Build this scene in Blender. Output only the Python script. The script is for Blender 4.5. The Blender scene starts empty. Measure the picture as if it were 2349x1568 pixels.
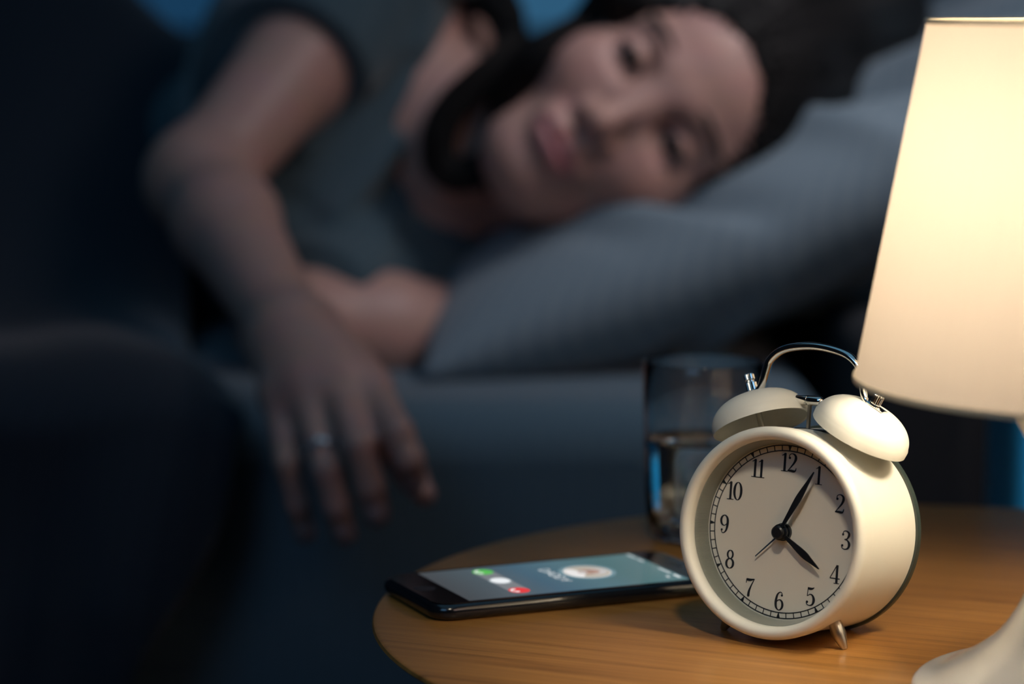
import bpy, math, random
import numpy as np
from mathutils import Matrix, Vector
R_ = math.radians
random.seed(4); rng = np.random.default_rng(4)
scn = bpy.context.scene
COL = scn.collection

# ------------------------------------------------------------------ camera, world, lights, exposure
cam_d = bpy.data.cameras.new('camera'); cam = bpy.data.objects.new('camera', cam_d); COL.objects.link(cam)
cam.location = (0, 0, .254); cam.rotation_euler = (R_(90-7.27), 0, 0)
cam_d.sensor_width = 36; cam_d.lens = 6000/2349*36
cam_d.clip_start = .02; cam_d.clip_end = 30
cam_d.dof.use_dof = True; cam_d.dof.focus_distance = 1.056; cam_d.dof.aperture_fstop = 4.5
scn.camera = cam
vs = scn.view_settings
vs.view_transform = 'Standard'; vs.look = 'None'; vs.gamma = 1; vs.exposure = 0; vs.use_curve_mapping = False

world = bpy.data.worlds.new('dusk'); scn.world = world; world.use_nodes = True
bg = world.node_tree.nodes['Background']
bg.inputs[0].default_value = (.045, .17, .32, 1); bg.inputs[1].default_value = .62

def area(name, loc, target, size, energy, color, sizey=None):
    d = bpy.data.lights.new(name, 'AREA'); d.energy = energy; d.color = color; d.size = size
    if sizey: d.shape = 'RECTANGLE'; d.size_y = sizey
    o = bpy.data.objects.new(name, d); COL.objects.link(o); o.location = loc
    o.rotation_euler = (Vector(target)-Vector(loc)).to_track_quat('-Z', 'Y').to_euler()
    return o
area('head_fill', (.42, 1.50, .74), (.17, 1.80, .1), .28, .40, (1.0, .93, .96)).data.spread = R_(66)  # added soft light without a fixture, brightens face and pillow
area('chair_fill', (1.55, 1.30, .55), (.50, 2.2, -.06), .5, 1.5, (.22, .66, 1.0)).data.spread = R_(30)  # added unseen light that brightens the blue chair; no window there
area('room_fill', (1.15, -.35, 1.1), (-.05, 1.6, .05), .6, 2.4, (1.0, .70, .62))  # added unseen warm fill, mainly for the hanging hand
area('cool_left_fill', (-.70, -.30, 1.25), (.05, 1.4, -.05), .8, 3.2, (.25, .58, 1.0))  # added unseen blue fill from front left, for bed side and clock
area('blue_top_fill', (.0, 1.1, 1.9), (0, 1.1, 0), 1.9, 3.4, (.20, .55, .85))  # added blue panel below the ceiling, for reflections in handle and bells
rl = bpy.data.lights.new('clock_fill', 'SPOT'); rl.energy = 6.0; rl.color = (1.0, .88, .70); rl.spot_size = R_(27); rl.spot_blend = .9; rl.shadow_soft_size = .035  # added unseen spot that brightens the clock dial
rlo = bpy.data.objects.new('clock_fill', rl); COL.objects.link(rlo); rlo.location = (.06, .60, .60)
rlo.rotation_euler = (Vector((.095, 1.03, .05))-rlo.location).to_track_quat('-Z', 'Y').to_euler()

# ------------------------------------------------------------------ geometry helpers
CF, CS = math.cos(R_(7.27)), math.sin(R_(7.27))
def at(px, py, Y):
    """world point at distance Y along the room seen at that spot of the photograph"""
    x = (px-1174.5)/6000; v = (py-784)/6000
    d = np.array([x, CF-v*CS, -CS-v*CF]); return np.array([0, 0, .254]) + d*(Y/d[1])

def mesh_np(name, V, F):
    me = bpy.data.meshes.new(name); V = np.asarray(V, np.float32)
    if isinstance(F, np.ndarray):
        n, k = F.shape
        me.vertices.add(len(V)); me.vertices.foreach_set('co', V.ravel())
        me.loops.add(n*k); me.loops.foreach_set('vertex_index', F.astype(np.int32).ravel())
        me.polygons.add(n); me.polygons.foreach_set('loop_start', np.arange(0, n*k, k, dtype=np.int32))
        me.polygons.foreach_set('loop_total', np.full(n, k, np.int32))
        me.update(calc_edges=True); me.validate()
    else:
        me.from_pydata(V.tolist(), [], F); me.update()
    return me

def obj(name, me, mat=None, parent=None, smooth=True, angle=None):
    o = bpy.data.objects.new(name, me); COL.objects.link(o)
    if mat:
        for m in (mat if isinstance(mat, (list, tuple)) else [mat]): me.materials.append(m)
    if smooth: me.polygons.foreach_set('use_smooth', [True]*len(me.polygons))
    if angle is not None:
        me.set_sharp_from_angle(angle=R_(angle))
    if parent is not None: o.parent = parent
    return o

def thing(name, label, cat, loc=(0, 0, 0), group=None):
    o = bpy.data.objects.new(name, None); COL.objects.link(o); o.location = loc
    o.empty_display_size = .02
    return tag(o, label, cat, group)
def tag(o, label, cat, group=None):
    o['label'] = label; o['category'] = cat
    if group: o['group'] = group
    return o

class MB:
    def __init__(s): s.V = []; s.F = []
    def add(s, V, F):
        n = len(s.V); s.V += [tuple(v) for v in V]; s.F += [tuple(i+n for i in f) for f in F]; return s
    def box(s, c, d):
        x, y, z = c; a, b, e = d[0]/2, d[1]/2, d[2]/2
        V = [(x+i*a, y+j*b, z+k*e) for i in (-1, 1) for j in (-1, 1) for k in (-1, 1)]
        return s.add(V, [(0, 1, 3, 2), (4, 6, 7, 5), (0, 4, 5, 1), (2, 3, 7, 6), (0, 2, 6, 4), (1, 5, 7, 3)])
    def lathe(s, prof, n=64, M=None, closed=False, mod=None):
        """profile of (radius, height) turned about +Z; M places it"""
        V = []; F = []; m = len(prof)
        for i, (r, z) in enumerate(prof):
            for j in range(n):
                a = 2*math.pi*j/n; rr = r if mod is None else mod(i, j, r)
                V.append((rr*math.cos(a), rr*math.sin(a), z))
        for i in range(m if closed else m-1):
            i2 = (i+1) % m
            for j in range(n):
                k = (j+1) % n; F.append((i*n+j, i*n+k, i2*n+k, i2*n+j))
        if not closed:
            if prof[0][0] > 1e-6: F.append(tuple(range(n-1, -1, -1)))
            if prof[-1][0] > 1e-6: F.append(tuple((m-1)*n+j for j in range(n)))
        if M is not None: V = [tuple(M @ Vector(v)) for v in V]
        return s.add(V, F)
    def tube(s, P, rad, n=12, flat=1.0, up=None):
        P = [Vector(p) for p in P]; V = []; F = []; u = None
        for i, p in enumerate(P):
            t = (P[min(i+1, len(P)-1)]-P[max(i-1, 0)]).normalized()
            if u is None:
                u = Vector(up) if up is not None else (Vector((0, 0, 1)) if abs(t.z) < .9 else Vector((1, 0, 0)))
            u = (u-t*u.dot(t)).normalized(); w = t.cross(u)
            r = rad[i] if hasattr(rad, '__len__') else rad
            for j in range(n):
                a = 2*math.pi*j/n; V.append(p+u*math.cos(a)*r*flat+w*math.sin(a)*r)
        for i in range(len(P)-1):
            for j in range(n):
                k = (j+1) % n; F.append((i*n+j, i*n+k, (i+1)*n+k, (i+1)*n+j))
        F.append(tuple(range(n-1, -1, -1))); F.append(tuple((len(P)-1)*n+j for j in range(n)))
        return s.add(V, F)
    def ball(s, c, r, n=16, sc=(1, 1, 1), M=None):
        pr = [(r*math.sin(math.pi*i/n), -r*math.cos(math.pi*i/n)) for i in range(n+1)]
        pr[0] = (1e-7, -r); pr[-1] = (1e-7, r)
        T = Matrix.Translation(c) @ (M or Matrix()) @ Matrix.Diagonal((*sc, 1))
        return s.lathe(pr, 2*n, T)
    def prism(s, poly, z0, z1):
        n = len(poly)
        V = [(x, y, z0) for x, y in poly]+[(x, y, z1) for x, y in poly]
        return s.add(V, [tuple(range(n-1, -1, -1)), tuple(range(n, 2*n))]+[(i, (i+1) % n, n+(i+1) % n, n+i) for i in range(n)])
    def build(s, name, mat=None, parent=None, smooth=True, angle=35, loc=None, bevel=None):
        V = s.V
        if loc is not None: V = [(x-loc[0], y-loc[1], z-loc[2]) for x, y, z in V]
        o = obj(name, mesh_np(name, V, s.F), mat, parent, smooth, angle if smooth else None)
        if loc is not None: o.location = loc
        if bevel:
            b = o.modifiers.new('bevel', 'BEVEL'); b.width = bevel; b.segments = 3; b.limit_method = 'ANGLE'
        return o

def catmull(P, n=8, closed=False):
    P = np.asarray(P, float); out = []; m = len(P)
    for i in range(m if closed else m-1):
        g = (lambda k: P[k % m]) if closed else (lambda k: P[min(max(k, 0), m-1)])
        a, b, c, d = g(i-1), g(i), g(i+1), g(i+2)
        for j in range(n):
            t = j/n
            out.append(.5*((2*b)+(-a+c)*t+(2*a-5*b+4*c-d)*t*t+(-a+3*b-3*c+d)*t**3))
    out.append(P[0] if closed else P[-1]); return np.array(out)

# ------------------------------------------------------------------ implicit surfaces -> one smooth mesh
class Field:
    def __init__(s, lo, hi, vox):
        s.lo = np.array(lo, np.float64); s.v = vox
        s.n = np.ceil((np.array(hi)-s.lo)/vox).astype(int)+1
        s.A = np.full(s.n, 1.0, np.float32)
    def win(s, lo, hi, m):
        a = np.clip(np.floor((np.array(lo)-m-s.lo)/s.v).astype(int), 0, s.n-1)
        b = np.clip(np.ceil((np.array(hi)+m-s.lo)/s.v).astype(int)+1, 1, s.n)
        b = np.maximum(b, a+1)
        ax = [(s.lo[i]+s.v*np.arange(a[i], b[i])).astype(np.float32) for i in range(3)]
        return (slice(a[0], b[0]), slice(a[1], b[1]), slice(a[2], b[2])), np.meshgrid(*ax, indexing='ij', sparse=True)
    def put(s, sl, d, k, sub=False):
        A = s.A[sl]
        if sub:
            d = -d; h = np.maximum(k-np.abs(A-d), 0)/max(k, 1e-9); s.A[sl] = np.maximum(A, d)+h*h*k*.25
        else:
            h = np.maximum(k-np.abs(A-d), 0)/max(k, 1e-9); s.A[sl] = np.minimum(A, d)-h*h*k*.25
    def cone(s, a, b, ra, rb, k=.01, sub=False):
        a = np.asarray(a, float); b = np.asarray(b, float); r = max(ra, rb)
        sl, (X, Y, Z) = s.win(np.minimum(a, b)-r, np.maximum(a, b)+r, k+2*s.v)
        e = b-a; L = float(e@e)+1e-12
        t = np.clip(((X-a[0])*e[0]+(Y-a[1])*e[1]+(Z-a[2])*e[2])/L, 0, 1)
        d = np.sqrt((X-a[0]-t*e[0])**2+(Y-a[1]-t*e[1])**2+(Z-a[2]-t*e[2])**2)-(ra+(rb-ra)*t)
        s.put(sl, d.astype(np.float32), k, sub)
    def ell(s, c, r, k=.01, M=None, sub=False):
        c = np.asarray(c, float); r = np.asarray(r, float); M = np.eye(3) if M is None else np.asarray(M, float)
        ext = np.sqrt(((M*r[None, :])**2).sum(1))      # M columns are the local axes
        sl, (X, Y, Z) = s.win(c-ext, c+ext, k+2*s.v)
        X = X-c[0]; Y = Y-c[1]; Z = Z-c[2]
        q = [X*M[0, i]+Y*M[1, i]+Z*M[2, i] for i in range(3)]
        k0 = np.sqrt((q[0]/r[0])**2+(q[1]/r[1])**2+(q[2]/r[2])**2)
        k1 = np.sqrt((q[0]/r[0]**2)**2+(q[1]/r[1]**2)**2+(q[2]/r[2]**2)**2)+1e-6
        s.put(sl, (k0*(k0-1)/k1).astype(np.float32), k, sub)
    def plane_cut(s, p, n, k=.004, lo=None, hi=None):
        """remove what lies on the side the normal points to"""
        n = np.array(n, float); n /= np.linalg.norm(n)
        sl, (X, Y, Z) = s.win(s.lo if lo is None else lo, s.lo+s.n*s.v if hi is None else hi, 0)
        d = (X-p[0])*n[0]+(Y-p[1])*n[1]+(Z-p[2])*n[2]
        A = s.A[sl]; d = d.astype(np.float32)+0*A; h = np.maximum(k-np.abs(A-d), 0)/k
        s.A[sl] = np.maximum(A, d)+h*h*k*.25
    def mesh(s, name):
        A = s.A; A[0] = A[-1] = 1; A[:, 0] = A[:, -1] = 1; A[:, :, 0] = A[:, :, -1] = 1
        S = A < 0; nx, ny, nz = A.shape
        allv = S[:-1, :-1, :-1].copy(); anyv = allv.copy()
        for i in (0, 1):
            for j in (0, 1):
                for k in (0, 1):
                    T = S[i:nx-1+i, j:ny-1+j, k:nz-1+k]; allv &= T; anyv |= T
        c = np.argwhere(anyv & ~allv); del allv, anyv
        pos = np.zeros((len(c), 3)); cnt = np.zeros(len(c))
        co = [(i, j, k) for i in (0, 1) for j in (0, 1) for k in (0, 1)]
        val = {o: A[c[:, 0]+o[0], c[:, 1]+o[1], c[:, 2]+o[2]] for o in co}
        for o in co:
            for ax in range(3):
                if o[ax] == 0:
                    p = list(o); p[ax] = 1; v0 = val[o]; v1 = val[tuple(p)]; m = (v0 < 0) != (v1 < 0)
                    t = np.where(m, v0/np.where(m, v0-v1, 1), 0)
                    P = np.tile(np.array(o, float), (len(c), 1)); P[:, ax] += t
                    pos += P*m[:, None]; cnt += m
        V = s.lo+(c+pos/cnt[:, None])*s.v
        ids = (c[:, 0]*ny+c[:, 1])*nz+c[:, 2]
        F = []
        for ax in range(3):
            sl0 = [slice(1, -1)]*3; sl0[ax] = slice(0, -1); sl1 = list(sl0); sl1[ax] = slice(1, None)
            a = S[tuple(sl0)]; b = S[tuple(sl1)]; g = np.argwhere(a != b)
            inside = a[g[:, 0], g[:, 1], g[:, 2]]
            off = np.ones(3, int); off[ax] = 0; g = g+off
            u, w = [(1, 2), (2, 0), (0, 1)][ax]; q = []
            for du, dw in ((-1, -1), (0, -1), (0, 0), (-1, 0)):
                h = g.copy(); h[:, u] += du; h[:, w] += dw
                q.append(np.searchsorted(ids, (h[:, 0]*ny+h[:, 1])*nz+h[:, 2]))
            q = np.stack(q, 1); q[~inside] = q[~inside][:, ::-1]; F.append(q)
        return mesh_np(name, V, np.concatenate(F)), V

def blob(name, lo, hi, vox, fn, mat, parent):
    f = Field(lo, hi, vox); fn(f); me, V = f.mesh(name); return obj(name, me, mat, parent), V

# ------------------------------------------------------------------ materials
def new_mat(name):
    m = bpy.data.materials.new(name); m.use_nodes = True
    return m, m.node_tree, m.node_tree.nodes['Principled BSDF']
def pmat(name, col, rough=.5, metal=0, noise=None, bump=None, coords='Object', **kw):
    """principled material; noise=(scale, other colour, stretch), bump=(scale, strength, distance, stretch)"""
    m, nt, b = new_mat(name); N = nt.nodes; L = nt.links
    b.inputs['Base Color'].default_value = (*col, 1); b.inputs['Roughness'].default_value = rough
    b.inputs['Metallic'].default_value = metal
    for k, v in kw.items(): b.inputs[k.replace('_', ' ')].default_value = v
    def tex(scale, stretch, detail=4):
        tc = N.new('ShaderNodeTexCoord'); mp = N.new('ShaderNodeMapping'); mp.inputs['Scale'].default_value = stretch
        n = N.new('ShaderNodeTexNoise'); n.inputs['Scale'].default_value = scale; n.inputs['Detail'].default_value = detail
        L.new(tc.outputs[coords], mp.inputs[0]); L.new(mp.outputs[0], n.inputs['Vector']); return n
    if noise:
        sc, c2, st = noise; n = tex(sc, st); mx = N.new('ShaderNodeMix'); mx.data_type = 'RGBA'
        mx.inputs[6].default_value = (*col, 1); mx.inputs[7].default_value = (*c2, 1)
        L.new(n.outputs[0], mx.inputs[0]); L.new(mx.outputs[2], b.inputs['Base Color'])
    if bump:
        sc, stg, dist, st = bump; n = tex(sc, st, 2); bp = N.new('ShaderNodeBump')
        bp.inputs['Strength'].default_value = stg; bp.inputs['Distance'].default_value = dist
        L.new(n.outputs[0], bp.inputs['Height']); L.new(bp.outputs[0], b.inputs['Normal'])
    return m
def emat(name, col, st=1.0):
    m, nt, b = new_mat(name)
    b.inputs['Base Color'].default_value = (0, 0, 0, 1); b.inputs['Roughness'].default_value = .2
    b.inputs['Emission Color'].default_value = (*col, 1); b.inputs['Emission Strength'].default_value = st
    return m
def fabric(name, col, col2, weave=900, bump=.25, sheen=.3, rot=30):
    m, nt, b = new_mat(name); N = nt.nodes; L = nt.links
    tc = N.new('ShaderNodeTexCoord'); mp = N.new('ShaderNodeMapping'); mp.inputs['Rotation'].default_value = (0, 0, R_(rot))
    w = N.new('ShaderNodeTexWave'); w.inputs['Scale'].default_value = weave/20; w.inputs['Distortion'].default_value = 1.2
    n = N.new('ShaderNodeTexNoise'); n.inputs['Scale'].default_value = weave; n.inputs['Detail'].default_value = 3
    L.new(tc.outputs['Object'], mp.inputs[0]); L.new(mp.outputs[0], w.inputs['Vector']); L.new(mp.outputs[0], n.inputs['Vector'])
    mx = N.new('ShaderNodeMix'); mx.data_type = 'RGBA'; mx.inputs[6].default_value = (*col, 1); mx.inputs[7].default_value = (*col2, 1)
    ad = N.new('ShaderNodeMath'); ad.operation = 'MULTIPLY'; L.new(w.outputs['Fac'], ad.inputs[0]); L.new(n.outputs[0], ad.inputs[1])
    L.new(ad.outputs[0], mx.inputs[0]); L.new(mx.outputs[2], b.inputs['Base Color'])
    bp = N.new('ShaderNodeBump'); bp.inputs['Strength'].default_value = bump; bp.inputs['Distance'].default_value = .0006
    L.new(ad.outputs[0], bp.inputs['Height']); L.new(bp.outputs[0], b.inputs['Normal'])
    b.inputs['Roughness'].default_value = .9; b.inputs['Sheen Weight'].default_value = sheen
    return m
def wood():
    m, nt, b = new_mat('oak_veneer'); N = nt.nodes; L = nt.links
    tc = N.new('ShaderNodeTexCoord'); rt = N.new('ShaderNodeMapping'); rt.inputs['Rotation'].default_value = (0, 0, R_(24))
    L.new(tc.outputs['Object'], rt.inputs[0])
    def n(sc, st, det=5, rough=.6):
        mp = N.new('ShaderNodeMapping'); mp.inputs['Scale'].default_value = st; L.new(rt.outputs[0], mp.inputs[0])
        t = N.new('ShaderNodeTexNoise'); t.inputs['Scale'].default_value = sc; t.inputs['Detail'].default_value = det
        t.inputs['Roughness'].default_value = rough; L.new(mp.outputs[0], t.inputs['Vector']); return t
    a = n(60, (.10, 3.2, 1)); c = n(140, (.06, 6, 1), 3); g = n(7, (.5, 2.5, 1), 3)
    r = N.new('ShaderNodeValToRGB'); e = r.color_ramp.elements
    e[0].position = .36; e[0].color = (.20, .078, .017, 1); e[1].position = .62; e[1].color = (.48, .225, .058, 1)
    e2 = e.new(.48); e2.color = (.38, .168, .040, 1)
    ad = N.new('ShaderNodeMath'); ad.operation = 'MULTIPLY_ADD'; ad.inputs[1].default_value = .55
    ad2 = N.new('ShaderNodeMath'); ad2.operation = 'MULTIPLY_ADD'; ad2.inputs[1].default_value = .30
    ad3 = N.new('ShaderNodeMath'); ad3.operation = 'MULTIPLY'; ad3.inputs[1].default_value = .17
    L.new(g.outputs[0], ad3.inputs[0]); L.new(ad3.outputs[0], ad2.inputs[2]); L.new(c.outputs[0], ad2.inputs[0])
    L.new(ad2.outputs[0], ad.inputs[2]); L.new(a.outputs[0], ad.inputs[0]); L.new(ad.outputs[0], r.inputs[0])
    L.new(r.outputs[0], b.inputs['Base Color'])
    bp = N.new('ShaderNodeBump'); bp.inputs['Strength'].default_value = .35; bp.inputs['Distance'].default_value = .0003
    L.new(c.outputs[0], bp.inputs['Height']); L.new(bp.outputs[0], b.inputs['Normal'])
    b.inputs['Roughness'].default_value = .30; b.inputs['Specular IOR Level'].default_value = .55
    return m
def thin_glass(name, refl=.08):
    m = bpy.data.materials.new(name); m.use_nodes = True; nt = m.node_tree; N = nt.nodes; N.clear(); L = nt.links
    o = N.new('ShaderNodeOutputMaterial'); t = N.new('ShaderNodeBsdfTransparent'); g = N.new('ShaderNodeBsdfGlossy')
    g.inputs['Roughness'].default_value = .03; lw = N.new('ShaderNodeLayerWeight'); lw.inputs[0].default_value = .5
    pw = N.new('ShaderNodeMath'); pw.operation = 'POWER'; pw.inputs[1].default_value = 5; L.new(lw.outputs['Facing'], pw.inputs[0])
    f = N.new('ShaderNodeMath'); f.operation = 'MULTIPLY_ADD'; f.inputs[1].default_value = .9; f.inputs[2].default_value = .035; L.new(pw.outputs[0], f.inputs[0])
    mx = N.new('ShaderNodeMixShader'); L.new(f.outputs[0], mx.inputs[0]); L.new(t.outputs[0], mx.inputs[1]); L.new(g.outputs[0], mx.inputs[2])
    L.new(mx.outputs[0], o.inputs[0]); return m
def glass(name, ior=1.47, col=(.93, .98, .97)):
    return pmat(name, col, .0, 0, Transmission_Weight=1.0, IOR=ior)

M = {}
M['wood'] = wood()
M['cream'] = pmat('cream_enamel', (.80, .775, .68), .48, bump=(700, .05, .0002, (1, 1, 1)))
M['dial'] = pmat('dial_card', (.84, .80, .69), .7)
M['ink'] = pmat('printed_ink', (.012, .016, .022), .5)
M['black_metal'] = pmat('black_hands', (.01, .012, .016), .32)
M['black_rim'] = pmat('dark_green_black_rim', (.035, .05, .045), .35)
M['chrome'] = pmat('chrome', (.86, .85, .82), .12, 1)
M['steel'] = pmat('brushed_steel', (.55, .52, .47), .33, 1)
M['ribbed'] = pmat('ribbed_silver', (.62, .64, .58), .38, .35)
M['crystal'] = thin_glass('clock_crystal')
M['glass'] = glass('tumbler_glass', 1.45, (.985, 1, .995))
M['water'] = glass('water', 1.33, (.95, .99, 1))
M['phone'] = pmat('phone_black', (.006, .008, .012), .18, Coat_Weight=.5)
M['phone_glass'] = pmat('phone_front_glass', (.004, .005, .007), .10)
M['skin'] = None
M['pillow'] = fabric('pillowcase_blue_grey', (.155, .215, .26), (.225, .285, .315), 500, .5, .2, 35)
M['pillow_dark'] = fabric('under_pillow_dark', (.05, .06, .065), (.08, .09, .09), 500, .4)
M['sheet'] = fabric('fitted_sheet_slate', (.06, .115, .155), (.08, .14, .18), 700, .3)
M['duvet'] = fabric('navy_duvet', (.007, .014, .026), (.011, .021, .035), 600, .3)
M['shirt'] = fabric('grey_blue_jersey', (.048, .088, .110), (.068, .11, .132), 800, .3)
M['hair'] = pmat('black_hair', (.006, .005, .005), .55, bump=(420, .25, .0006, (1, 1, 1)), Specular_IOR_Level=.3)
M['head_uph'] = pmat('dark_upholstery', (.020, .022, .026), .85, bump=(900, .3, .0005, (1, 1, 1)))
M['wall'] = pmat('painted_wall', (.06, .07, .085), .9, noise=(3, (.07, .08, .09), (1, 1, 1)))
M['ceiling'] = pmat('ceiling_paint', (.25, .26, .28), .9)
M['floor'] = pmat('carpet', (.05, .05, .055), .95, bump=(300, .5, .003, (1, 1, 1)))
M['blue_chair'] = fabric('teal_blue_velvet', (.04, .33, .48), (.05, .38, .54), 500, .2, .4)
M['trim'] = pmat('window_trim', (.10, .11, .12), .6)
M['lamp_body'] = pmat('white_ceramic', (.80, .79, .76), .25, Coat_Weight=.4)
M['nail'] = pmat('nail', (.62, .42, .40), .25, Coat_Weight=.6)
M['eye'] = None

# ------------------------------------------------------------------ room
def struct(name, mb, m, **k):
    o = mb.build(name, m, None, smooth=False, **k); o['kind'] = 'structure'; return o
FZ = -.50; CZ = 1.95; X0, X1, Y0, Y1 = -2.3, 1.75, -1.2, 3.2
struct('floor', MB().box(((X0+X1)/2, (Y0+Y1)/2, FZ-.05), (X1-X0+.2, Y1-Y0+.2, .1)), M['floor'])
struct('ceiling', MB().box(((X0+X1)/2, (Y0+Y1)/2, CZ+.05), (X1-X0+.2, Y1-Y0+.2, .1)), M['ceiling'])
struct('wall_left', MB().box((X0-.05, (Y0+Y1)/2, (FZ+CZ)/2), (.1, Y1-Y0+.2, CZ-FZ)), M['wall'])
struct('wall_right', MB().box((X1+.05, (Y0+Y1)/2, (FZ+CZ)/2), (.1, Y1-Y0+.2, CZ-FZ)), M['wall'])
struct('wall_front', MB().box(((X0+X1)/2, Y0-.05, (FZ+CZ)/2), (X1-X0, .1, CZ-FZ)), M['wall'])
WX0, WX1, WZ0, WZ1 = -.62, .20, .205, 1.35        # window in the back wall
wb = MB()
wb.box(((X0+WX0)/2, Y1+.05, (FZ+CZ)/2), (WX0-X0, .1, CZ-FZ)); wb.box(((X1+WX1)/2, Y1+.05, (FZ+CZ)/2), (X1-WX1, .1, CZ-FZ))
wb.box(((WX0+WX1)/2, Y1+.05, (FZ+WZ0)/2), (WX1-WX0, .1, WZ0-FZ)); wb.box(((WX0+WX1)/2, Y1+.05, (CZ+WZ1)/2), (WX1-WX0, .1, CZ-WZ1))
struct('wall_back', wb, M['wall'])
win = MB().box(((WX0+WX1)/2, Y1+.03, WZ0+.0125), (WX1-WX0, .05, .025)).box(((WX0+WX1)/2, Y1+.03, WZ1-.0125), (WX1-WX0, .05, .025))
win.box((WX0+.0125, Y1+.03, (WZ0+WZ1)/2), (.025, .05, WZ1-WZ0)).box((WX1-.0125, Y1+.03, (WZ0+WZ1)/2), (.025, .05, WZ1-WZ0))
wo = struct('window_1', win, M['trim'])
MB().box((-.17, Y1+.03, (WZ0+WZ1)/2), (.03, .04, WZ1-WZ0-.05)).build('mullion', M['trim'], wo, False)
MB().box(((WX0-.17)/2, Y1+.035, (WZ0+WZ1)/2), (-.17-WX0-.05, .004, WZ1-WZ0-.05)).build('window_pane', M['crystal'], wo, False)
MB().box(((WX1-.17)/2, Y1+.035, (WZ0+WZ1)/2), (WX1+.17-.05, .004, WZ1-WZ0-.05)).build('window_pane', M['crystal'], wo, False)
struct('baseboard_back', MB().box(((X0+X1)/2, Y1-.008, FZ+.04), (X1-X0, .014, .08)), M['trim'])

# sheer curtain added to dim the left half of the window
m, nt, b = new_mat('dimming_navy_voile'); N = nt.nodes; b.inputs['Base Color'].default_value = (.03, .07, .12, 1); b.inputs['Roughness'].default_value = .9
tr_ = N.new('ShaderNodeBsdfTransparent'); tr_.inputs[0].default_value = (.55, .75, .9, 1); mx_ = N.new('ShaderNodeMixShader'); mx_.inputs[0].default_value = .55
nt.links.new(b.outputs[0], mx_.inputs[1]); nt.links.new(tr_.outputs[0], mx_.inputs[2]); nt.links.new(mx_.outputs[0], N['Material Output'].inputs[0])
xs = np.linspace(-.72, -.13, 160); V = []; F = []
for zz in np.linspace(-.45, 1.42, 12):
    for x in xs: V.append((x, Y1-.07+.018*math.sin(x*95)+.008*math.sin(x*37+zz*2), zz))
for i in range(11):
    for j in range(159): F.append((i*160+j, i*160+j+1, (i+1)*160+j+1, (i+1)*160+j))
cu = obj('curtain', mesh_np('curtain', V, F), m); tag(cu, 'sheer navy curtain added to dim the left half of the window', 'curtain')
rod = MB().tube([(-.80, Y1-.07, 1.44), (.38, Y1-.07, 1.44)], .010, 12).build('curtain_rod', M['trim']); tag(rod, 'dark rod above the window carrying the added sheer curtain', 'rod')

# ------------------------------------------------------------------ bed
bed = thing('bed', 'dark bed with slate blue fitted sheet along the back of the photo', 'bed', (-.6, 2.3, FZ))
def rbox(name, lo, hi, r, m, parent, seg=6):
    c = [(a+b)/2 for a, b in zip(lo, hi)]; d = [b-a for a, b in zip(lo, hi)]
    o = MB().box(c, d).build(name, m, parent, True, 60)
    b = o.modifiers.new('bevel', 'BEVEL'); b.width = r; b.segments = seg
    o.matrix_parent_inverse = parent.matrix_world.inverted() if parent else Matrix()
    return o
def attach(o, parent):
    """parent while the mesh stays in world coordinates"""
    o.parent = parent; o.matrix_parent_inverse = Matrix.Translation(-Vector(parent.location)); return o
for nm, lo, hi, r, m in (('mattress', (-1.45, 1.58, -.215), (.205, 2.95, .013), .035, 'sheet'),
                         ('bed_frame', (-1.47, 1.60, -.40), (.215, 2.97, -.216), .012, 'head_uph'),
                         ('headboard', (.217, 1.60, -.42), (.298, 2.99, .055), .02, 'head_uph')):
    o = rbox(nm, lo, hi, r, M[m], None); attach(o, bed)
for x in (-1.35, .10):
    for y in (1.70, 2.85):
        attach(MB().lathe([(.022, FZ), (.03, -.395)], 20, Matrix.Translation((x, y, 0))).build('leg', M['head_uph']), bed)

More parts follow.
